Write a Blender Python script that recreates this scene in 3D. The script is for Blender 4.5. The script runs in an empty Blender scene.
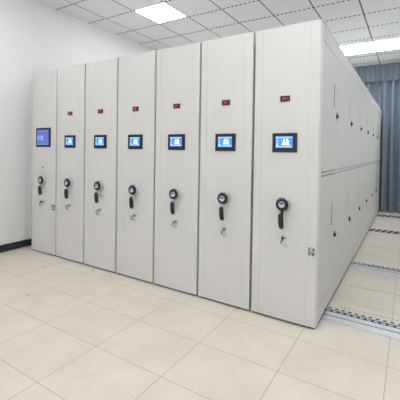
import bpy, bmesh, math, random
from mathutils import Vector, Matrix
random.seed(7)
C = bpy.context.scene.collection
PI = math.pi

# ------------------------------------------------------------------ materials
def new_mat(name):
    m = bpy.data.materials.new(name); m.use_nodes = True
    return m, m.node_tree.nodes, m.node_tree.links, m.node_tree.nodes['Principled BSDF']

def s2l(c):
    return tuple(((v/255)/12.92 if v/255 <= 0.04045 else ((v/255+0.055)/1.055)**2.4) for v in c)

def paint(name, rgb, rough=0.5, metal=0.0, noise=0.03, nscale=9.0, bump=0.0, bscale=300.0, spec=0.5, emis=None, estr=0.0):
    m, N, L, B = new_mat(name)
    c = s2l(rgb)
    B.inputs['Roughness'].default_value = rough
    B.inputs['Metallic'].default_value = metal
    B.inputs['Specular IOR Level'].default_value = spec
    tc = N.new('ShaderNodeTexCoord')
    nz = N.new('ShaderNodeTexNoise'); nz.inputs['Scale'].default_value = nscale; nz.inputs['Detail'].default_value = 3
    L.new(tc.outputs['Object'], nz.inputs['Vector'])
    rp = N.new('ShaderNodeValToRGB')
    rp.color_ramp.elements[0].position = 0.3; rp.color_ramp.elements[1].position = 0.7
    rp.color_ramp.elements[0].color = (*[v*(1-noise) for v in c], 1)
    rp.color_ramp.elements[1].color = (*[min(1, v*(1+noise)) for v in c], 1)
    L.new(nz.outputs['Fac'], rp.inputs['Fac']); L.new(rp.outputs['Color'], B.inputs['Base Color'])
    if bump:
        n2 = N.new('ShaderNodeTexNoise'); n2.inputs['Scale'].default_value = bscale; n2.inputs['Detail'].default_value = 2
        L.new(tc.outputs['Object'], n2.inputs['Vector'])
        bp = N.new('ShaderNodeBump'); bp.inputs['Strength'].default_value = bump; bp.inputs['Distance'].default_value = 0.002
        L.new(n2.outputs['Fac'], bp.inputs['Height']); L.new(bp.outputs['Normal'], B.inputs['Normal'])
    if emis:
        B.inputs['Emission Color'].default_value = (*s2l(emis), 1); B.inputs['Emission Strength'].default_value = estr
    return m

M = {}
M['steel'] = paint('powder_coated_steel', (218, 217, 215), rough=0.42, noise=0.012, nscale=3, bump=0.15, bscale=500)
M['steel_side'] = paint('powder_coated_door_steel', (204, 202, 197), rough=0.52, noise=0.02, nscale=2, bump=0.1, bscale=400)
M['groove'] = paint('panel_groove', (198, 198, 194), rough=0.5)
M['dark'] = paint('dark_void', (28, 29, 33), rough=0.8)
M['rubber'] = paint('black_rubber', (52, 56, 62), rough=0.7)
M['bezel'] = paint('dark_blue_plastic', (40, 44, 62), rough=0.35)
M['bezel_in'] = paint('inner_plastic', (22, 24, 36), rough=0.3)
M['black'] = paint('black_plastic', (26, 27, 31), rough=0.32)
M['chrome'] = paint('chrome', (205, 207, 210), rough=0.22, metal=1.0)
M['silver'] = paint('satin_silver', (190, 192, 194), rough=0.3, metal=0.55)
M['grey_plastic'] = paint('light_grey_plastic', (186, 188, 188), rough=0.4)
M['scr'] = paint('lcd_blue', (60, 120, 225), rough=0.3, emis=(70, 130, 222), estr=0.8, noise=0.05, nscale=60)
M['scr_light'] = paint('lcd_pale_blue', (130, 190, 245), rough=0.3, emis=(128, 184, 236), estr=0.72)
M['scr_white'] = paint('lcd_white', (240, 244, 250), rough=0.3, emis=(236, 242, 250), estr=0.72)
M['scr_pink'] = paint('lcd_pink', (225, 170, 215), rough=0.3, emis=(215, 170, 225), estr=0.9)
M['scr_violet'] = paint('lcd_violet', (92, 104, 178), rough=0.3, emis=(80, 92, 164), estr=0.62, noise=0.08, nscale=30)
M['scr_violet2'] = paint('lcd_violet_light', (130, 150, 215), rough=0.3, emis=(108, 128, 190), estr=0.6)
M['led_bg'] = paint('led_window', (44, 22, 34), rough=0.3)
M['led'] = paint('led_red', (200, 40, 70), rough=0.4, emis=(240, 44, 84), estr=0.85)
M['badge_white'] = paint('badge_white', (225, 230, 240), rough=0.3)
M['badge_blue'] = paint('badge_blue', (40, 96, 200), rough=0.3)
M['badge_red'] = paint('badge_red', (205, 70, 80), rough=0.3)
M['pull'] = paint('pull_strip', (150, 156, 188), rough=0.3, metal=0.3)  # bluish tint paints a reflection into the colour of the first pulls
M['wall'] = paint('white_wall_paint', (240, 240, 240), rough=0.85, noise=0.012, nscale=1.2, bump=0.1, bscale=120)
def pane_mat():
    m, N, L, B = new_mat('added_window_glass')
    tr = N.new('ShaderNodeBsdfTransparent'); tr.inputs[0].default_value = (0.96, 0.98, 0.98, 1)
    gl = N.new('ShaderNodeBsdfGlossy'); gl.inputs['Roughness'].default_value = 0.02
    mx = N.new('ShaderNodeMixShader'); mx.inputs[0].default_value = 0.07
    L.new(tr.outputs[0], mx.inputs[1]); L.new(gl.outputs[0], mx.inputs[2]); L.new(mx.outputs[0], N['Material Output'].inputs['Surface'])
    return m
M['pane'] = pane_mat()
M['base'] = paint('black_baseboard_tile', (38, 43, 52), rough=0.35, noise=0.12, nscale=14)
M['lamp'] = paint('lamp_diffuser', (250, 250, 250), rough=0.6, emis=(252, 253, 255), estr=15.0)
M['lamp_strip'] = paint('strip_diffuser', (250, 250, 250), rough=0.6, emis=(248, 251, 255), estr=12.0)
M['lamp_frame'] = paint('lamp_frame', (225, 226, 228), rough=0.4)
M['alu'] = paint('rail_aluminium', (226, 228, 231), rough=0.38, metal=0.6, noise=0.06, nscale=20)
M['alu_dark'] = paint('rail_groove', (66, 70, 76), rough=0.5, metal=0.3)
M['curtain'] = paint('blue_grey_curtain_cloth', (124, 136, 149), rough=0.9, noise=0.07, nscale=14, bump=0.2, bscale=700)
M['speck'] = paint('floor_debris', (96, 88, 74), rough=0.9)

# floor: square stone-effect tiles with thin joints, flecks and lines of small screw holes in the aisle
def floor_mat():
    m, N, L, B = new_mat('beige_floor_tiles')
    tc = N.new('ShaderNodeTexCoord'); sp = N.new('ShaderNodeSeparateXYZ')
    L.new(tc.outputs['Object'], sp.inputs[0])
    def mth(op, a, b=None, c=None):
        n = N.new('ShaderNodeMath'); n.operation = op
        for i, v in enumerate((a, b, c)):
            if v is None: continue
            if isinstance(v, (int, float)): n.inputs[i].default_value = v
            else: L.new(v, n.inputs[i])
        return n.outputs[0]
    def line(src, off, pitch, w):
        t = mth('SUBTRACT', src, off - pitch*40.5)
        t = mth('MODULO', t, pitch)
        t = mth('ABSOLUTE', mth('SUBTRACT', t, pitch/2))
        return mth('LESS_THAN', t, w)
    jx = line(sp.outputs[0], 1.330, 0.570, 0.0028)
    jy = line(sp.outputs[1], -0.668, 0.465, 0.0028)
    j = mth('MAXIMUM', jx, jy)
    n1 = N.new('ShaderNodeTexNoise'); n1.inputs['Scale'].default_value = 3.0; n1.inputs['Detail'].default_value = 8; n1.inputs['Roughness'].default_value = 0.65
    L.new(tc.outputs['Object'], n1.inputs['Vector'])
    r1 = N.new('ShaderNodeValToRGB')
    r1.color_ramp.elements[0].position = 0.3; r1.color_ramp.elements[1].position = 0.72
    r1.color_ramp.elements[0].color = (*s2l((222, 213, 199)), 1); r1.color_ramp.elements[1].color = (*s2l((236, 228, 215)), 1)
    L.new(n1.outputs['Fac'], r1.inputs['Fac'])
    n2 = N.new('ShaderNodeTexNoise'); n2.inputs['Scale'].default_value = 90.0; n2.inputs['Detail'].default_value = 4
    L.new(tc.outputs['Object'], n2.inputs['Vector'])
    r2 = N.new('ShaderNodeValToRGB')
    r2.color_ramp.elements[0].position = 0.32; r2.color_ramp.elements[1].position = 0.5
    r2.color_ramp.elements[0].color = (.80, .78, .74, 1); r2.color_ramp.elements[1].color = (1, 1, 1, 1)
    L.new(n2.outputs['Fac'], r2.inputs['Fac'])
    mul = N.new('ShaderNodeMix'); mul.data_type = 'RGBA'; mul.blend_type = 'MULTIPLY'; mul.inputs[0].default_value = 0.35
    L.new(r1.outputs['Color'], mul.inputs[6]); L.new(r2.outputs['Color'], mul.inputs[7])
    mj = N.new('ShaderNodeMix'); mj.data_type = 'RGBA'; mj.inputs[7].default_value = (*s2l((190, 180, 162)), 1)
    L.new(j, mj.inputs[0]); L.new(mul.outputs[2], mj.inputs[6])
    # screw-hole rows
    inx = mth('GREATER_THAN', sp.outputs[0], 3.78)
    dx = mth('ABSOLUTE', mth('SUBTRACT', mth('MODULO', sp.outputs[0], 0.030), 0.015))
    tot = None
    for yy in (0.58, 1.20, 1.74, 3.1, 4.05):
        dy = mth('ABSOLUTE', mth('SUBTRACT', sp.outputs[1], yy))
        h = mth('MULTIPLY', mth('LESS_THAN', dy, 0.010), mth('LESS_THAN', dx, 0.0075))
        tot = h if tot is None else mth('MAXIMUM', tot, h)
    tot = mth('MULTIPLY', mth('MULTIPLY', tot, inx), 0.7)
    mk = N.new('ShaderNodeMix'); mk.data_type = 'RGBA'; mk.inputs[7].default_value = (*s2l((120, 112, 96)), 1)
    L.new(tot, mk.inputs[0]); L.new(mj.outputs[2], mk.inputs[6])
    L.new(mk.outputs[2], B.inputs['Base Color'])
    B.inputs['Roughness'].default_value = 0.42
    B.inputs['Specular IOR Level'].default_value = 0.4
    return m
M['floor'] = floor_mat()

def ceil_mat():
    m, N, L, B = new_mat('mineral_fibre_ceiling_tile')
    tc = N.new('ShaderNodeTexCoord')
    v = N.new('ShaderNodeTexVoronoi'); v.inputs['Scale'].default_value = 130
    L.new(tc.outputs['Object'], v.inputs['Vector'])
    r = N.new('ShaderNodeValToRGB'); r.color_ramp.elements[0].position = 0.12; r.color_ramp.elements[1].position = 0.3
    r.color_ramp.elements[0].color = (*s2l((220, 220, 220)), 1); r.color_ramp.elements[1].color = (*s2l((232, 232, 231)), 1)
    L.new(v.outputs['Distance'], r.inputs['Fac']); L.new(r.outputs['Color'], B.inputs['Base Color'])
    B.inputs['Roughness'].default_value = 0.9
    return m
M['ceil'] = ceil_mat()
M['slot'] = paint('ceiling_bar_slot', (58, 60, 68), rough=0.9)
M['tbar'] = paint('ceiling_grid_bar', (150, 152, 158), rough=0.5)
M['tgap'] = paint('ceiling_tile_joint', (106, 108, 114), rough=0.8)

# ------------------------------------------------------------------ mesh helpers
class MB:
    def __init__(s): s.v = []; s.f = []; s.m = []; s.sm = []; s.mats = []
    def mi(s, m):
        m = M[m]
        if m not in s.mats: s.mats.append(m)
        return s.mats.index(m)
    def add(s, vs, fs, m, smooth=False):
        k = len(s.v); i = s.mi(m)
        s.v += [tuple(v) for v in vs]
        for f in fs: s.f.append([k+a for a in f]); s.m.append(i); s.sm.append(smooth)
    def box(s, x0, x1, y0, y1, z0, z1, m, b=0.0):
        bm = bmesh.new(); bmesh.ops.create_cube(bm, size=1)
        for v in bm.verts:
            v.co = Vector(((x0+x1)/2+v.co.x*(x1-x0), (y0+y1)/2+v.co.y*(y1-y0), (z0+z1)/2+v.co.z*(z1-z0)))
        if b: bmesh.ops.bevel(bm, geom=list(bm.edges), offset=b, segments=2, affect='EDGES', profile=0.5)
        s.bm(bm, m)
    def bm(s, bm, m, smooth=False):
        bm.verts.index_update()
        s.add([v.co.copy() for v in bm.verts], [[v.index for v in f.verts] for f in bm.faces], m, smooth); bm.free()
    def lathe(s, c, axis, prof, m, seg=28):
        """prof: list of (radius, distance along axis)"""
        c = Vector(c); a = Vector(axis).normalized()
        u = a.orthogonal().normalized(); w = a.cross(u)
        vs = []; n = len(prof)
        for r, h in prof:
            for k in range(seg):
                t = 2*PI*k/seg
                vs.append(c + a*h + (u*math.cos(t)+w*math.sin(t))*max(r, 1e-5))
        fs = []
        for i in range(n-1):
            for k in range(seg):
                k2 = (k+1) % seg
                fs.append([i*seg+k, i*seg+k2, (i+1)*seg+k2, (i+1)*seg+k])
        fs.append([k for k in range(seg)][::-1]); fs.append([(n-1)*seg+k for k in range(seg)])
        s.add(vs, fs, m, True)
    def tube(s, pts, r, m, seg=10, close=False):
        pts = [Vector(p) for p in pts]; n = len(pts); vs = []
        for i, p in enumerate(pts):
            if close: d = (pts[(i+1) % n]-pts[i-1]).normalized()
            else: d = (pts[min(i+1, n-1)]-pts[max(i-1, 0)]).normalized()
            u = d.cross(Vector((0.13, 0.97, 0.21))).normalized(); w = d.cross(u)
            rr = r[i] if isinstance(r, (list, tuple)) else r
            for k in range(seg):
                t = 2*PI*k/seg; vs.append(p+(u*math.cos(t)+w*math.sin(t))*rr)
        fs = []
        for i in range(n if close else n-1):
            j = (i+1) % n
            for k in range(seg):
                k2 = (k+1) % seg; fs.append([i*seg+k, i*seg+k2, j*seg+k2, j*seg+k])
        if not close: fs.append(list(range(seg))[::-1]); fs.append([(n-1)*seg+k for k in range(seg)])
        s.add(vs, fs, m, True)
    def prism(s, poly, y0, y1, m):
        """poly in (x,z), extruded along y"""
        n = len(poly)
        vs = [(x, y0, z) for x, z in poly]+[(x, y1, z) for x, z in poly]
        fs = [list(range(n)), list(range(n, 2*n))[::-1]]+[[i, i+n, (i+1) % n+n, (i+1) % n] for i in range(n)]
        s.add(vs, fs, m)
    def mesh(s, name):
        me = bpy.data.meshes.new(name); me.from_pydata(s.v, [], s.f)
        for m in s.mats: me.materials.append(m)
        for p, i, q in zip(me.polygons, s.m, s.sm): p.material_index = i; p.use_smooth = q
        bm = bmesh.new(); bm.from_mesh(me); bmesh.ops.recalc_face_normals(bm, faces=bm.faces); bm.to_mesh(me); bm.free()
        if any(s.sm):
            try: me.set_sharp_from_angle(angle=math.radians(40))
            except Exception: pass
        return me
    def build(s, name, parent=None, loc=(0, 0, 0)):
        return place(name, s.mesh(name), parent, loc)

def place(name, me, parent=None, loc=(0, 0, 0)):
    o = bpy.data.objects.new(name, me); C.objects.link(o)
    o.location = loc
    if parent: o.parent = parent
    return o
def tag(o, label, cat, group=None):
    o['label'] = label; o['category'] = cat
    if group: o['group'] = group
    return o
def thing(name, label, cat, loc=(0, 0, 0), group=None):
    return tag(place(name, None, None, loc), label, cat, group)
def struct(o): o['kind'] = 'structure'; return o

# ------------------------------------------------------------------ measures
W = 0.5276; H = 2.408; ZC = 3.52; XR = 7*W; DEP = 6.60
XW = -0.2125; XE = 5.45; YF = -6.2; YB = 6.98
GX = [0.130+0.585*i for i in range(-1, 12)]
GY = [1.222+0.658*j for j in range(-12, 9)]

# ------------------------------------------------------------------ setting
b = MB(); b.box(XW-0.15, XE, YF, YB, -0.1, 0.0, 'floor'); struct(b.build('floor'))
b = MB(); b.box(XW-0.20, XW, YF, 0.253, 0.0, ZC, 'wall'); b.box(XW-0.20, XW-0.045, 0.253, YB, 0.0, ZC, 'wall'); struct(b.build('wall_left'))
b = MB(); b.box(XW-0.2, XE+0.2, YB, YB+0.15, 0, ZC, 'wall'); struct(b.build('wall_back'))
ADDED_WIN = [(0.2, 2.3), (2.9, 5.0)]; WZ = (0.9, 3.0)       # two unseen windows added behind the camera to bring in more light
b = MB(); b.box(XW-0.2, XE+0.2, YF-0.15, YF, 0, WZ[0], 'wall'); b.box(XW-0.2, XE+0.2, YF-0.15, YF, WZ[1], ZC, 'wall')
for a, c in ((XW-0.2, 0.2), (2.3, 2.9), (5.0, XE+0.2)): b.box(a, c, YF-0.15, YF, WZ[0], WZ[1], 'wall')
struct(b.build('wall_front'))
for n_, (a, c) in enumerate(ADDED_WIN):
    b = MB(); m_ = (a+c)/2
    for q in ((a, a+0.05), (c-0.05, c), (m_-0.03, m_+0.03)): b.box(q[0], q[1], YF-0.10, YF-0.05, WZ[0], WZ[1], 'lamp_frame', 0.004)
    for q in ((WZ[0], WZ[0]+0.05), (WZ[1]-0.05, WZ[1])): b.box(a+0.05, c-0.05, YF-0.10, YF-0.05, q[0], q[1], 'lamp_frame', 0.004)
    b.box(a+0.05, c-0.05, YF-0.077, YF-0.072, WZ[0]+0.05, WZ[1]-0.05, 'pane')
    b.box(a-0.03, c+0.03, YF-0.02, YF+0.06, WZ[0]-0.03, WZ[0], 'lamp_frame', 0.004)
    struct(b.build('added_window_%d' % (n_+1)))
    pl = bpy.data.lights.new('added_window_portal', 'AREA'); pl.shape = 'RECTANGLE'; pl.size = c-a; pl.size_y = WZ[1]-WZ[0]; pl.cycles.is_portal = True
    po = bpy.data.objects.new('added_window_portal', pl); C.objects.link(po); po.location = ((a+c)/2, YF-0.16, (WZ[0]+WZ[1])/2); po.rotation_euler = (PI/2, 0, 0)
ADDED_WIN_R = [(0.4, 2.6), (3.2, 5.4)]  # two more unseen windows, added to light the long cabinet side
b = MB(); b.box(XE, XE+0.15, YF, YB, 0, WZ[0], 'wall'); b.box(XE, XE+0.15, YF, YB, WZ[1], ZC, 'wall')
for a, c in ((YF, 0.4), (2.6, 3.2), (5.4, YB)): b.box(XE, XE+0.15, a, c, WZ[0], WZ[1], 'wall')
struct(b.build('wall_right'))
for n_, (a, c) in enumerate(ADDED_WIN_R):
    b = MB(); m_ = (a+c)/2
    for q in ((a, a+0.05), (c-0.05, c), (m_-0.03, m_+0.03)): b.box(XE+0.05, XE+0.10, q[0], q[1], WZ[0], WZ[1], 'lamp_frame', 0.004)
    for q in ((WZ[0], WZ[0]+0.05), (WZ[1]-0.05, WZ[1])): b.box(XE+0.05, XE+0.10, a+0.05, c-0.05, q[0], q[1], 'lamp_frame', 0.004)
    b.box(XE+0.072, XE+0.077, a+0.05, c-0.05, WZ[0]+0.05, WZ[1]-0.05, 'pane')
    b.box(XE-0.06, XE+0.02, a-0.03, c+0.03, WZ[0]-0.03, WZ[0], 'lamp_frame', 0.004)
    struct(b.build('added_window_%d' % (n_+3)))
    pl = bpy.data.lights.new('added_window_portal', 'AREA'); pl.shape = 'RECTANGLE'; pl.size = WZ[1]-WZ[0]; pl.size_y = c-a; pl.cycles.is_portal = True
    po = bpy.data.objects.new('added_window_portal', pl); C.objects.link(po); po.location = (XE+0.16, (a+c)/2, (WZ[0]+WZ[1])/2); po.rotation_euler = (0, PI/2, 0)
b = MB()
yy = YF
while yy < 0.25:
    y2 = min(yy+0.6, 0.253); b.box(XW, XW+0.014, yy+0.0015, y2-0.0015, 0.0, 0.098, 'base', 0.002); yy += 0.6
struct(b.build('baseboard_left'))
b = MB(); b.box(XW, XW+0.022, 0.112, 0.152, 0.100, 2.34, 'wall', 0.003); struct(b.build('trim_1'))

# ceiling: tiles with bevelled edges hung between grid bars; lamp cells left free
lamp_cells = {(1, 12)}                      # (i,j) indices into GX, GY of square panels
i_near = [i for i, g in enumerate(GX)]
def cell(gx, gy):                            # index of cell starting at gx, gy
    return (min(range(len(GX)), key=lambda i: abs(GX[i]-gx)), min(range(len(GY)), key=lambda j: abs(GY[j]-gy)))
SQ = [cell(0.715, 1.222), cell(0.715, -1.41), cell(3.055, -1.41), cell(4.225, -1.41), cell(0.715, -4.04), cell(3.055, -4.04), cell(4.81, -4.04), cell(0.715, 3.85)]  # only the first panel is in view; the rest are added for brightness
ROWS = [min(range(len(GY)), key=lambda j: abs(GY[j]-v)) for v in (4.51, 5.17)]
STRIP_I = list(range(cell(2.47, 0)[0], cell(2.47, 0)[0]+4))
xs = [XW-0.06]+[g for g in GX if g > XW]+[XE]; ys = [YF]+[g for g in GY if YF < g < YB]+[YB]
b = MB(); g = 0.004
for i in range(len(xs)-1):
    for j in range(len(ys)-1):
        x0, x1, y0, y1 = xs[i], xs[i+1], ys[j], ys[j+1]
        gi = [k for k, q in enumerate(GX) if abs(q-x0) < 1e-6]; gj = [k for k, q in enumerate(GY) if abs(q-y0) < 1e-6]
        if gi and gj and ((gi[0], gj[0]) in SQ or (gj[0] in ROWS and gi[0] in STRIP_I)): continue
        if x1-x0 < 0.03 or y1-y0 < 0.03: continue
        b.box(x0+g+0.006, x1-g-0.006, y0+g, y1-g, ZC-0.004, ZC+0.016, 'ceil', 0.003)
for x in xs[1:-1]: b.box(x-0.007, x+0.007, YF, YB, ZC+0.0, ZC+0.014, 'tgap')
for y in ys[1:-1]:
    b.box(xs[0], XE, y-0.005, y+0.005, ZC+0.001, ZC+0.013, 'tgap')
b.box(xs[0], XE, YF, YB, ZC+0.09, ZC+0.14, 'tgap')
struct(b.build('ceiling'))
# perforated cross bars (broken line of slots) between tile rows, part of the ceiling grid
b = MB()
for y in ys[1:-1]:
    x = xs[0]+0.01
    while x < XE-0.03:
        b.box(x, x+0.034, y-0.011, y+0.011, ZC-0.008, ZC+0.004, 'slot'); x += 0.066
    b.box(xs[0], XE, y-0.011, y+0.011, ZC-0.0055, ZC+0.002, 'ceil')
struct(b.build('trim_2'))

# lamps
def square_lamp(i, j, label):
    x0, x1, y0, y1 = GX[i], GX[i+1], GY[j], GY[j+1]
    t = thing('ceiling_light', label, 'ceiling light', ((x0+x1)/2, (y0+y1)/2, ZC), 'square ceiling light panels')
    w = (x1-x0)/2-0.004; d = (y1-y0)/2-0.012; f = MB()
    for a in ((-w, w, -d, -d+0.014), (-w, w, d-0.014, d), (-w, -w+0.014, -d+0.014, d-0.014), (w-0.014, w, -d+0.014, d-0.014)):
        f.box(a[0], a[1], a[2], a[3], 0.0, 0.03, 'lamp_frame')
    f.build('frame', t)
    f = MB(); f.box(-w+0.015, w-0.015, -d+0.015, d-0.015, 0.004, 0.012, 'lamp'); f.build('diffuser', t)
lab = ['square white light panel in the ceiling above the second and third cabinets',
       'added unseen light panel in front of the cabinets near the left wall', 'added unseen light panel in front of the right hand cabinets',
       'added unseen light panel in front of the cabinets near the right wall', 'added unseen light panel at the back of the room by the left wall',
       'added unseen light panel at the back of the room in the middle', 'added unseen light panel at the back of the room by the right wall',
       'added hidden light panel over the back half of the left hand cabinets']
for (i, j), l in zip(SQ, lab): square_lamp(i, j, l)
for n, jr in enumerate(ROWS):
    x0 = GX[STRIP_I[0]]+0.01; x1 = GX[STRIP_I[-1]+1]-0.01; y0 = GY[jr]; y1 = GY[jr+1]
    t = thing('strip_light', ['long bright strip light over the aisle, the nearer of the two', 'long bright strip light over the aisle, the one nearer the curtain'][n],
              'ceiling light', ((x0+x1)/2, (y0+y1)/2, ZC), 'strip lights over the aisle')
    w = (x1-x0)/2; d = (y1-y0)/2-0.013
    lo, hi = (-d+0.28, d-0.055) if n == 0 else (-d+0.055, d-0.27)
    f = MB(); f.box(-w, w, -d, lo, 0, 0.02, 'lamp_frame'); f.box(-w, w, hi, d, 0, 0.02, 'lamp_frame'); f.box(-w, w, lo, hi, 0.03, 0.05, 'lamp_frame')
    f.box(-w, -w+0.02, lo, hi, 0, 0.03, 'lamp_frame'); f.box(w-0.02, w, lo, hi, 0, 0.03, 'lamp_frame')
    f.build('housing', t)
    f = MB(); f.box(-w+0.021, w-0.021, lo+0.001, hi-0.001, -0.004, 0.010, 'lamp_strip', 0.003); f.build('diffuser', t)

# ------------------------------------------------------------------ curtain
def folds(x0, x1, z0, z1, yc, amp, n, seed, thick, hem=0.0, pinch=0.0):
    rnd = random.Random(seed); nx = int((x1-x0)/0.012); nz = 22
    ph = [rnd.uniform(0, 6.28) for _ in range(4)]
    vs = []
    for side in (0, 1):
        for a in range(nz+1):
            v = a/nz
            for i in range(nx+1):
                u = i/nx; x = x0+(x1-x0)*u
                p = n*2*PI*u+0.9*math.sin(3.1*2*PI*u+ph[0])+0.6*math.sin(7.3*2*PI*u+ph[1])+0.25*math.sin(2*v+ph[3]+9*u)
                s_ = math.sin(p); s_ = math.copysign(abs(s_)**0.75, s_)
                k = 1-pinch*v
                y = yc+amp*k*s_+0.25*amp*math.sin(2.3*p+ph[2])*(1-0.5*v)+(thick if side else 0)
                z = z0+(z1-z0)*v+(hem*math.sin(p*1.0+1.1)*(1-v) if hem else 0)
                vs.append((x, y, z))
    fs = []; st = nx+1; half = (nz+1)*st
    for a in range(nz):
        for i in range(nx):
            q = a*st+i
            fs.append([q, q+1, q+1+st, q+st]); fs.append([half+q, half+q+st, half+q+1+st, half+q+1])
    for i in range(nx):
        fs.append([i, half+i, half+i+1, i+1]); q = nz*st+i; fs.append([q, q+1, half+q+1, half+q])
    for a in range(nz):
        q = a*st; fs.append([q, q+st, half+q+st, half+q]); q = a*st+nx; fs.append([q, half+q, half+q+st, q+st])
    b = MB(); b.add(vs, fs, 'curtain', True); return b
t = thing('curtain', 'pleated blue grey floor length curtain with gathered valance behind the cabinets', 'curtain', (2.9, 6.85, 0))
o = folds(-2.9, 2.45, 0.035, 3.30, 0.0, 0.050, 34, 3, 0.004).build('curtain_panel', t)
o = folds(-2.9, 2.45, 3.11, 3.505, -0.085, 0.036, 44, 8, 0.004, hem=0.014, pinch=0.45).build('valance', t)
b = MB(); b.tube([(-2.95, 0.075, 3.34), (2.5, 0.075, 3.34)], 0.012, 'chrome'); b.build('rod', t)

# ------------------------------------------------------------------ floor rails
def rail_mesh(bold):
    b = MB(); x0, x1 = -0.05, 5.35
    b.box(x0, x1, -0.135, 0.135, 0.0005, 0.004, 'alu')
    for y0, y1 in ((-0.135, -0.105), (-0.02, 0.02), (0.105, 0.135)): b.box(x0, x1, y0, y1, 0.004, 0.009, 'alu', 0.0015)
    for y0, y1 in ((0.050, 0.062), (-0.035, -0.027), (0.085, 0.098)): b.box(x0, x1, y0, y1, 0.004, 0.0048, 'alu_dark')
    x = 3.60
    while x < x1-0.05:
        if bold:
            for q, y0 in enumerate((-0.125, -0.045, 0.035)):
                b.box(x+q*0.022, x+0.045+q*0.022, y0, y0+0.085, 0.0085, 0.0102, 'dark')
            x += 0.092
        else:
            b.box(x, x+0.026, 0.107, 0.133, 0.0085, 0.0098, 'alu_dark'); b.box(x+0.02, x+0.042, 0.064, 0.083, 0.004, 0.0052, 'alu_dark')
            x += 0.052
    return b.mesh('floor_rail')
rm = rail_mesh(False); rb = rail_mesh(True)
for y, l in ((0.365, 'silver metal floor rail nearest the camera, by the front corner of the rightmost cabinet'),
             (1.955, 'second silver floor rail from the front, crossing the aisle floor'),
             (4.35, 'third silver floor rail from the front, crossing the aisle floor'),
             (6.15, 'farthest silver floor rail, just in front of the curtain')):
    tag(place('floor_rail', rb if y > 3 else rm, None, (0, y, 0)), l, 'rail', 'floor rails')

# ------------------------------------------------------------------ cabinets
def front_panel_mesh(w, wrap):
    """pressed steel end panel: rolled outer edges, two shallow vertical grooves"""
    z0, z1 = 0.018, H; t = wrap
    gl, gr = 0.068, w-0.076
    pr = [(0.0, t), (0.0, 0.008), (0.0025, 0.0025), (0.008, 0.0), (gl-0.003, 0.0), (gl, 0.003), (gl+0.004, 0.001),
          (gl+0.05, -0.0015), (w/2, -0.002), (gr-0.05, -0.0015), (gr-0.004, 0.001), (gr, 0.003), (gr+0.003, 0.0), (w-0.008, 0.0), (w-0.0025, 0.0025), (w, 0.008), (w, t)]
    n = len(pr); b = MB()
    vs = [(x, y, z0) for x, y in pr]+[(x, y, z1) for x, y in pr]
    b.add(vs, [[i, i+1, n+i+1, n+i] for i in range(n-1)]+[[n-1, 0, n, 2*n-1]], 'steel')
    b.add([(x, y, z1) for x, y in pr], [list(range(n))], 'steel')
    b.add([(x, y, z0) for x, y in pr], [list(range(n))[::-1]], 'steel')
    me = b.mesh('front_panel'); return me

def body_mesh(w, last=False):
    b = MB(); m = 'steel'; y0 = 0.036 if not last else 0.081
    x1 = w if not last else w-0.022
    b.box(0.001, x1, y0, DEP, 0.05, H-0.012, m, 0.003)
    b.box(0.02, x1-0.02, y0+0.03, DEP-0.03, 0.03, 0.05, 'dark')
    for yy in (0.365, 1.955, 4.35, 6.15):      # wheels standing on the rails
        for xx in (0.09, w-0.09): b.lathe((xx-0.012, yy, 0.0305), (1, 0, 0), [(0.0, 0), (0.02, 0), (0.02, 0.024), (0, 0.024)], 'dark', 16)
    return b.mesh('body')

def toe_mesh(w, y0):
    b = MB(); b.box(0.012, w-0.012, y0, y0+0.012, 0.004, 0.05, 'dark'); return b.mesh('toe_strip')

def touch_mesh(w, h):
    b = MB(); f = 0.011
    b.box(-w/2, w/2, -0.010, 0.0, -h/2, h/2, 'bezel', 0.004)
    b.box(-w/2+0.008, w/2-0.008, -0.0115, -0.009, -h/2+0.008, h/2-0.008, 'bezel_in', 0.001)
    return b.mesh('touch_panel')
def display_mesh():
    b = MB(); w, h = 0.136, 0.090; y = -0.0
    b.box(-w/2, w/2, y-0.0015, y, -h/2, h/2, 'scr')
    def r(x0, x1, z0, z1, m, d=0.0022): b.box(-w/2+x0*w, -w/2+x1*w, y-d, y-0.0015, -h/2+z0*h, -h/2+z1*h, m)
    r(0, 1, 0.86, 1.0, 'scr_light'); r(0.02, 0.98, 0.03, 0.13, 'scr_light')
    for z in (0.16, 0.36, 0.56, 0.74): r(0.05, 0.16, z, z+0.11, 'scr_white' if z < 0.3 else 'scr_light')
    r(0.06, 0.12, 0.40, 0.48, 'scr_pink', 0.0026); r(0.27, 0.31, 0.05, 0.13, 'scr_pink', 0.0027)
    def poly(pts, m, d=0.0026): b.prism([(-w/2+x*w, -h/2+z*h) for x, z in pts], y-d, y-0.0015, m)
    poly([(0.34, 0.27), (0.84, 0.27), (0.78, 0.40), (0.40, 0.40)], 'scr_white')
    poly([(0.42, 0.38), (0.57, 0.38), (0.54, 0.80), (0.46, 0.80)], 'scr_white')
    poly([(0.62, 0.38), (0.77, 0.38), (0.73, 0.80), (0.65, 0.80)], 'scr_white')
    poly([(0.34, 0.52), (0.44, 0.56), (0.44, 0.64), (0.36, 0.62)], 'scr_light'); poly([(0.76, 0.56), (0.87, 0.52), (0.84, 0.62), (0.76, 0.64)], 'scr_light')
    for x in (0.445, 0.645): r(x, x+0.055, 0.47, 0.54, 'bezel', 0.0032)
    for x in (0.42, 0.56, 0.70, 0.84): r(x, x+0.07, 0.16, 0.20, 'scr_white')
    return b.mesh('display')
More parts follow.
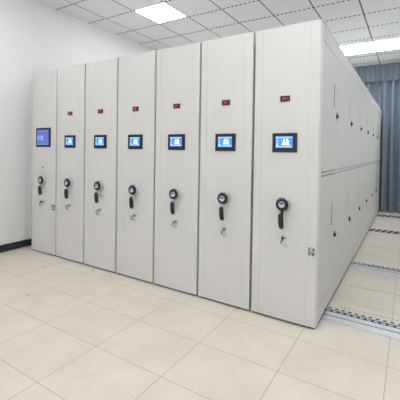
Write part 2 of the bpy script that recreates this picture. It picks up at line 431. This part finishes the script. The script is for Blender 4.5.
def display_big_mesh():
    b = MB(); w, h = 0.246, 0.198
    b.box(-w/2, w/2, -0.0015, 0, -h/2, h/2, 'scr_violet')
    def r(x0, x1, z0, z1, m): b.box(-w/2+x0*w, -w/2+x1*w, -0.0022, -0.0015, -h/2+z0*h, -h/2+z1*h, m)
    r(0.0, 0.55, 0.32, 0.62, 'scr_violet2'); r(0.36, 0.50, 0.34, 0.60, 'scr_light'); r(0.0, 1.0, 0.0, 0.05, 'scr_violet2'); r(0.45, 0.50, 0.16, 0.30, 'scr_violet2')
    r(0.55, 0.9, 0.30, 0.34, 'scr_violet2'); r(0.1, 0.9, 0.88, 0.91, 'scr_violet2')
    return b.mesh('display')
def counter_mesh():
    b = MB(); b.box(-0.039, 0.039, -0.010, 0, -0.023, 0.023, 'bezel', 0.003); b.box(-0.031, 0.031, -0.0115, -0.009, -0.016, 0.016, 'led_bg'); return b.mesh('counter')
SEG = {'8': 'abcdefg', '0': 'abcdef', '1': 'bc', '-': 'g'}
def digits_mesh():
    b = MB(); x = -0.018
    for ch in '-881'[1:]:
        w, h, t = 0.010, 0.021, 0.0026
        for s_ in SEG[ch]:
            q = {'a': (0, w, h-t, h), 'g': (0, w, h/2-t/2, h/2+t/2), 'd': (0, w, 0, t), 'b': (w-t, w, h/2, h), 'c': (w-t, w, 0, h/2), 'e': (0, t, 0, h/2), 'f': (0, t, h/2, h)}[s_]
            b.box(x+q[0], x+q[1], -0.0008, 0.0, q[2]-h/2, q[3]-h/2, 'led')
        x += 0.0165
    return b.mesh('digits')
def plate_mesh():
    b = MB(); b.lathe((0, 0, 0), (0, -1, 0), [(0.0, 0), (0.062, 0), (0.062, 0.012), (0.057, 0.018), (0.050, 0.022), (0.046, 0.028), (0.042, 0.036), (0.0, 0.036)], 'grey_plastic', 36); return b.mesh('crank_base')
def hub_mesh():
    b = MB()
    b.lathe((0, -0.036, 0), (0, -1, 0), [(0.0, 0), (0.044, 0), (0.049, 0.005), (0.050, 0.018), (0.046, 0.024), (0.040, 0.027), (0.030, 0.026), (0.0, 0.026)], 'black', 36)
    for k in range(10):                          # finger ribs around the knob
        a = 2*PI*k/10; b.lathe((math.cos(a)*0.048, -0.042, math.sin(a)*0.050), (0, -1, 0), [(0, 0), (0.005, 0), (0.005, 0.013), (0, 0.015)], 'black', 8)
    return b.mesh('crank_hub')
def badge_mesh():
    b = MB(); y = -0.0625
    b.lathe((0, y, 0), (0, -1, 0), [(0, 0), (0.0245, 0), (0.0245, 0.002), (0.022, 0.003), (0, 0.003)], 'badge_white', 28)
    n = 14; top = [(0.021*math.cos(PI*k/n), 0.002+0.018*math.sin(PI*k/n)) for k in range(n+1)]
    b.prism(top, y-0.0042, y-0.003, 'badge_blue')
    b.prism([(-0.006, 0.000), (0.007, 0.000), (0.004, 0.010), (-0.003, 0.010)], y-0.0052, y-0.0042, 'badge_red')
    b.prism([(-0.016, -0.006), (-0.004, -0.008), (-0.005, -0.003), (-0.015, -0.002)], y-0.0042, y-0.003, 'badge_blue')
    b.prism([(-0.002, -0.015), (0.010, -0.013), (0.012, -0.008), (0.0, -0.009)], y-0.0042, y-0.003, 'badge_red')
    return b.mesh('badge')
def arm_mesh(i):
    b = MB()
    m = 'black' if i == 6 else 'chrome'
    b.box(-0.010, 0.012, -0.060, -0.044, -0.085, -0.040, m, 0.004)
    b.tube([(0.001, -0.046, -0.074), (0.001, -0.032, -0.090), (0.004, -0.032, -0.19), (0.006, -0.037, -0.200)], 0.0055, 'chrome', 10)
    return b.mesh('crank_arm')
def grip_mesh():
    b = MB()
    b.tube([(-0.008, -0.055, -0.079), (-0.008, -0.057, -0.083), (-0.007, -0.059, -0.110), (-0.004, -0.059, -0.150), (0.000, -0.058, -0.184), (0.001, -0.057, -0.190)],
           [0.014, 0.0185, 0.020, 0.020, 0.018, 0.012], 'black', 16)
    b.tube([(0.001, -0.057, -0.188), (0.002, -0.057, -0.202)], [0.010, 0.008], 'chrome', 12)
    return b.mesh('grip')
def lock_mesh():
    b = MB(); b.lathe((0, 0, 0), (0, -1, 0), [(0, 0), (0.021, 0), (0.021, 0.004), (0.016, 0.008), (0.016, 0.018), (0, 0.018)], 'silver', 20)
    b.lathe((0, -0.018, 0), (0, -1, 0), [(0, 0), (0.009, 0), (0.009, 0.002), (0, 0.002)], 'alu_dark', 14); return b.mesh('key_lock')
def key_mesh(dark=False):
    b = MB(); mm = 'black' if dark else 'silver'
    b.box(-0.001, 0.001, -0.012, 0.0, -0.003, 0.003, 'chrome')                     # neck leaving the barrel
    b.lathe((-0.0015, -0.022, 0.0), (1, 0, 0), [(0.0, 0), (0.012, 0), (0.013, 0.0015), (0.012, 0.003), (0.0, 0.003)], mm, 18)
    return b.mesh('key')
def ring_mesh():
    b = MB(); c = Vector((0.0, -0.030, -0.014))
    b.tube([c+Vector((0.004*math.sin(2*PI*k/18), 0.012*math.cos(2*PI*k/18), 0.013*math.sin(2*PI*k/18))) for k in range(18)], 0.0024, 'alu_dark', 6, True); return b.mesh('key_ring')
def spare_mesh(i):
    rnd = random.Random(i+2); a = rnd.uniform(0.6, 1.1) if i != 0 else 0.2
    b = MB(); b.box(-0.013, 0.013, -0.0012, 0.0012, -0.026, 0.0, 'chrome', 0.001); b.box(-0.0045, 0.0045, -0.0010, 0.0010, -0.042, -0.026, 'silver')
    for k in range(4): b.box(0.0035, 0.0052, -0.001, 0.001, -0.041+k*0.004, -0.039+k*0.004, 'chrome')
    me = b.mesh('spare_key')
    me.transform(Matrix.Rotation(-a, 4, 'Y')); me.transform(Matrix.Translation((0.006, -0.034, -0.014))); return me
def latch_mesh():
    b = MB()
    b.box(-0.0215, 0.0215, -0.005, 0, -0.033, 0.033, 'silver', 0.004)
    b.box(-0.021, -0.014, -0.009, -0.004, -0.030, 0.030, 'alu_dark', 0.002)
    b.lathe((0.001, -0.005, 0.0), (0, -1, 0), [(0, 0), (0.0150, 0), (0.0150, 0.008), (0.012, 0.012), (0, 0.012)], 'grey_plastic', 24)
    b.box(0.011, 0.021, -0.011, -0.004, 0.010, 0.026, 'black', 0.003); b.box(0.008, 0.018, -0.011, -0.004, -0.031, -0.012, 'black', 0.003)
    return b.mesh('latch')

CUP = {}
def cached(k, f):
    if k not in CUP: CUP[k] = f()
    return CUP[k]
ords = ['leftmost pale grey steel cabinet with a tall violet screen and a latch on its front',
        'second steel cabinet from the left, beside the one with the tall violet screen',
        'third steel cabinet from the left, small square blue screen',
        'middle one of the seven steel cabinets, three cabinets on either side of it',
        'fifth steel cabinet from the left, two cabinets left of the rightmost one',
        'sixth steel cabinet from the left, directly beside the large rightmost one',
        'rightmost and nearest steel cabinet, showing its long side with rows of locked doors']
keylab = ['small keys in the lock of the leftmost cabinet, below the tall violet screen', 'small keys in the lock of the second cabinet from the left',
          'small keys in the lock of the third cabinet from the left', 'small keys in the lock of the middle cabinet of the seven',
          'small keys in the lock of the fifth cabinet from the left', 'small keys in the lock of the sixth cabinet, next to the rightmost',
          'small keys with a dark bow in the lock of the rightmost cabinet']
Y0 = 0.0
for i in range(7):
    last = i == 6
    w = W-0.019 if not last else W; cx = W/2-(0.002)
    t = thing('mobile_cabinet', ords[i], 'cabinet', (i*W, 0, 0), 'row of steel archive cabinets')
    place('front_panel', cached(('fp', last), lambda: front_panel_mesh(w, 0.08 if last else 0.035)), t)
    place('body', cached(('bd', last), lambda: body_mesh(w, last)), t)
    place('toe_strip', cached(('toe', last), lambda: toe_mesh(w, 0.014)), t)
    if i: # soft seal closing the gap to the neighbour on the left
        b = MB(); b.box(-0.0165, 0.0, 0.040, 0.062, 0.02, H-0.11 if last else H-0.005, 'rubber'); o = b.build('rubber_seal', t)
        if last:
            b = MB(); b.box(-0.0165, 0.0, 0.022, 0.05, H-0.115, H-0.008, 'grey_plastic', 0.003); b.build('bumper', t)
    if i == 0:
        tp = place('touch_panel', cached('tb', lambda: touch_mesh(0.306, 0.252)), t, (0.256, -0.0015, 1.537))
        tp['label'] = 'tall square screen'
        place('display', cached('db', display_big_mesh), tp, (0.0, -0.0115, 0.003))
        b = MB(); b.lathe((0, 0, 0), (0, -1, 0), [(0, 0), (0.016, 0), (0.016, 0.004), (0.012, 0.006), (0, 0.006)], 'chrome', 20)
        b.lathe((-0.002, -0.006, 0), (0, -1, 0), [(0, 0), (0.011, 0), (0.010, 0.004), (0, 0.006)], 'badge_red', 16); b.build('indicator_lamp', t, (0.253, -0.001, 1.142))
    else:
        tp = place('touch_panel', cached('ts', lambda: touch_mesh(0.200, 0.156)), t, (cx+0.002, -0.0015, 1.485-0.0036*i))
        place('display', cached('ds', display_mesh), tp, (-0.002, -0.0115, 0.004))
        ct = place('counter', cached('ct', counter_mesh), t, (cx, -0.0015, 1.830-0.0017*i))
        place('digits', cached('dg', digits_mesh), ct, (0.001, -0.0115, 0))
    zc = 0.966+0.0015*(6-i) - (0.006 if i in (3, 4) else 0)
    place('crank_base', cached('pl', plate_mesh), t, (cx+0.001, 0, zc))
    hb = place('crank_hub', cached('hb', hub_mesh), t, (cx+0.005, 0, zc)); place('badge', cached('bg', badge_mesh), hb)['label'] = 'round white badge with blue and red mark'
    ar = place('crank_arm', cached(('ar', last), lambda: arm_mesh(i)), t, (cx+0.005, 0, zc)); place('grip', cached('gp', grip_mesh), ar)['label'] = 'black handle grip'
    lz = 0.690
    place('key_lock', cached('lk', lock_mesh), t, (cx+0.008, -0.001, lz))
    if i in (0, 6):
        lo = place('latch', cached('lt', latch_mesh), t, (0.475 if i == 0 else 3.654-6*W, -0.0005, 0.632 if i == 0 else 0.614))
        if i == 0: lo.scale = (1.3, 1.6, 1.15)
    k = thing('key_set', keylab[i], 'keys', (i*W+cx+0.008, -0.0215, lz), 'keys left in the cabinet locks')
    k.scale = (1.3, 1.15, 1.3)
    place('key', cached(('ky', i in (0, 6)), lambda: key_mesh(i in (0, 6))), k)
    place('key_ring', cached('kr', ring_mesh), k); place('spare_key', cached(('sk', i), lambda: spare_mesh(i)), k)
    if last:
        # ---------------- long side with doors
        X = W
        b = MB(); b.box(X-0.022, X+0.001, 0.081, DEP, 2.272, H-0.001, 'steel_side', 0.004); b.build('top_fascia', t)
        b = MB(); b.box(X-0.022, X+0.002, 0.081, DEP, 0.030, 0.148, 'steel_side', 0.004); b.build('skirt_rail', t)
        b = MB(); b.box(X-0.020, X-0.006, 0.081, DEP, 0.006, 0.030, 'dark'); b.build('toe_strip', t)
        seams = [0.083]+[0.785+0.969*k_ for k_ in range(7)]; seams[-1] = DEP-0.002
        for s_ in range(7):
            ya, yb = seams[s_]+0.0015, seams[s_+1]-0.0015
            for up in (1, 0):
                za, zb = (1.2108, 2.2705) if up else (0.1505, 1.2100)
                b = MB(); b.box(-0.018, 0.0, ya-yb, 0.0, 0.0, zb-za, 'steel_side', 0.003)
                n = 6 if up else 7; zz = 0.0165 if up else zb-za-0.0145
                L_ = (yb-ya)-0.05
                for q in range(n):                  # pressed louvres: a dark slot with a small lip
                    yc = -(yb-ya)+0.025+L_*(q+0.5)/n
                    b.box(-0.001, 0.0006, yc-0.034, yc+0.020, zz-0.0065, zz+0.0065, 'dark')
                    b.box(-0.001, 0.003, yc+0.020, yc+0.032, zz-0.007, zz+0.007, 'steel', 0.001)
                dr = b.build('door', t, (X-0.001, yb, za))
                # recessed vertical pull and the cam lock by the seam
                lz = 1.728-za if up else 0.612-za
                b = MB(); b.box(-0.001, 0.003, -0.009, 0.009, 0, 0.205, 'pull' if s_ == 0 else 'steel_side', 0.001)
                if s_ == 0: b.box(0.0028, 0.0036, -0.003, 0.003, 0.006, 0.199, 'alu_dark')
                b.build('pull', dr, (0, -0.195 if s_ else -0.192, lz+(0.075 if up else 0.112)))
                b = MB()
                b.lathe((0, 0, 0), (1, 0, 0), [(0, 0), (0.022, 0), (0.022, 0.004), (0.017, 0.007), (0.016, 0.018), (0, 0.018)], 'black', 20)
                b.box(0.004, 0.012, -0.036, 0.016, 0.026, 0.034, 'black', 0.002); b.box(0.0, 0.010, -0.008, 0.018, -0.038, -0.024, 'chrome', 0.002)
                b.build('lock', dr, (0, -0.052, lz))

# specks on the floor
for x, y, r_, l in ((0.734, -0.334, 0.011, 'small dark crumb on the floor in front of the second cabinet'),
                    (1.300, -0.085, 0.012, 'small dark crumb on the floor close to the foot of the third cabinet'),
                    (1.306, -0.900, 0.010, 'small dark crumb on the floor tile nearest the left edge of the photo')):
    b = MB(); bm = bmesh.new(); bmesh.ops.create_icosphere(bm, subdivisions=2, radius=r_)
    rn = random.Random(int(x*100))
    for v in bm.verts: v.co = Vector((v.co.x*rn.uniform(0.8, 1.2), v.co.y*rn.uniform(0.5, 0.9), max(v.co.z*0.35, -r_*0.2)*rn.uniform(0.8, 1.1)))
    b.bm(bm, 'speck'); tag(b.build('crumb', None, (x, y, r_*0.22)), l, 'crumb', 'crumbs on the floor')

# ------------------------------------------------------------------ camera, world, view
cam = bpy.data.cameras.new('camera'); co = bpy.data.objects.new('camera', cam); C.objects.link(co)
yaw, pitch, roll, f = -0.5940, -0.0181, 0.0140, 347.94
fwd = Vector((math.sin(yaw)*math.cos(pitch), math.cos(yaw)*math.cos(pitch), math.sin(pitch)))
rt = Vector((math.cos(yaw), -math.sin(yaw), 0)); up = rt.cross(fwd)
r1 = rt*math.cos(roll)+up*math.sin(roll); u1 = up*math.cos(roll)-rt*math.sin(roll)
mt = Matrix((r1, u1, -fwd)).transposed().to_4x4(); mt.translation = Vector((4.2746, -2.841, 1.384))
co.matrix_world = mt
cam.sensor_width = 36; cam.lens = f/400*36; cam.shift_x = (200-175.01)/400; cam.shift_y = (157.2-200)/400; cam.clip_start = 0.05
sc = bpy.context.scene; sc.camera = co
wd = bpy.data.worlds.new('world'); sc.world = wd; wd.use_nodes = True
wd.node_tree.nodes['Background'].inputs[0].default_value = (0.93, 0.96, 1.0, 1); wd.node_tree.nodes['Background'].inputs[1].default_value = 1.8
vs = sc.view_settings; vs.view_transform = 'Standard'; vs.look = 'None'; vs.gamma = 1; vs.exposure = 0.0; vs.use_curve_mapping = False
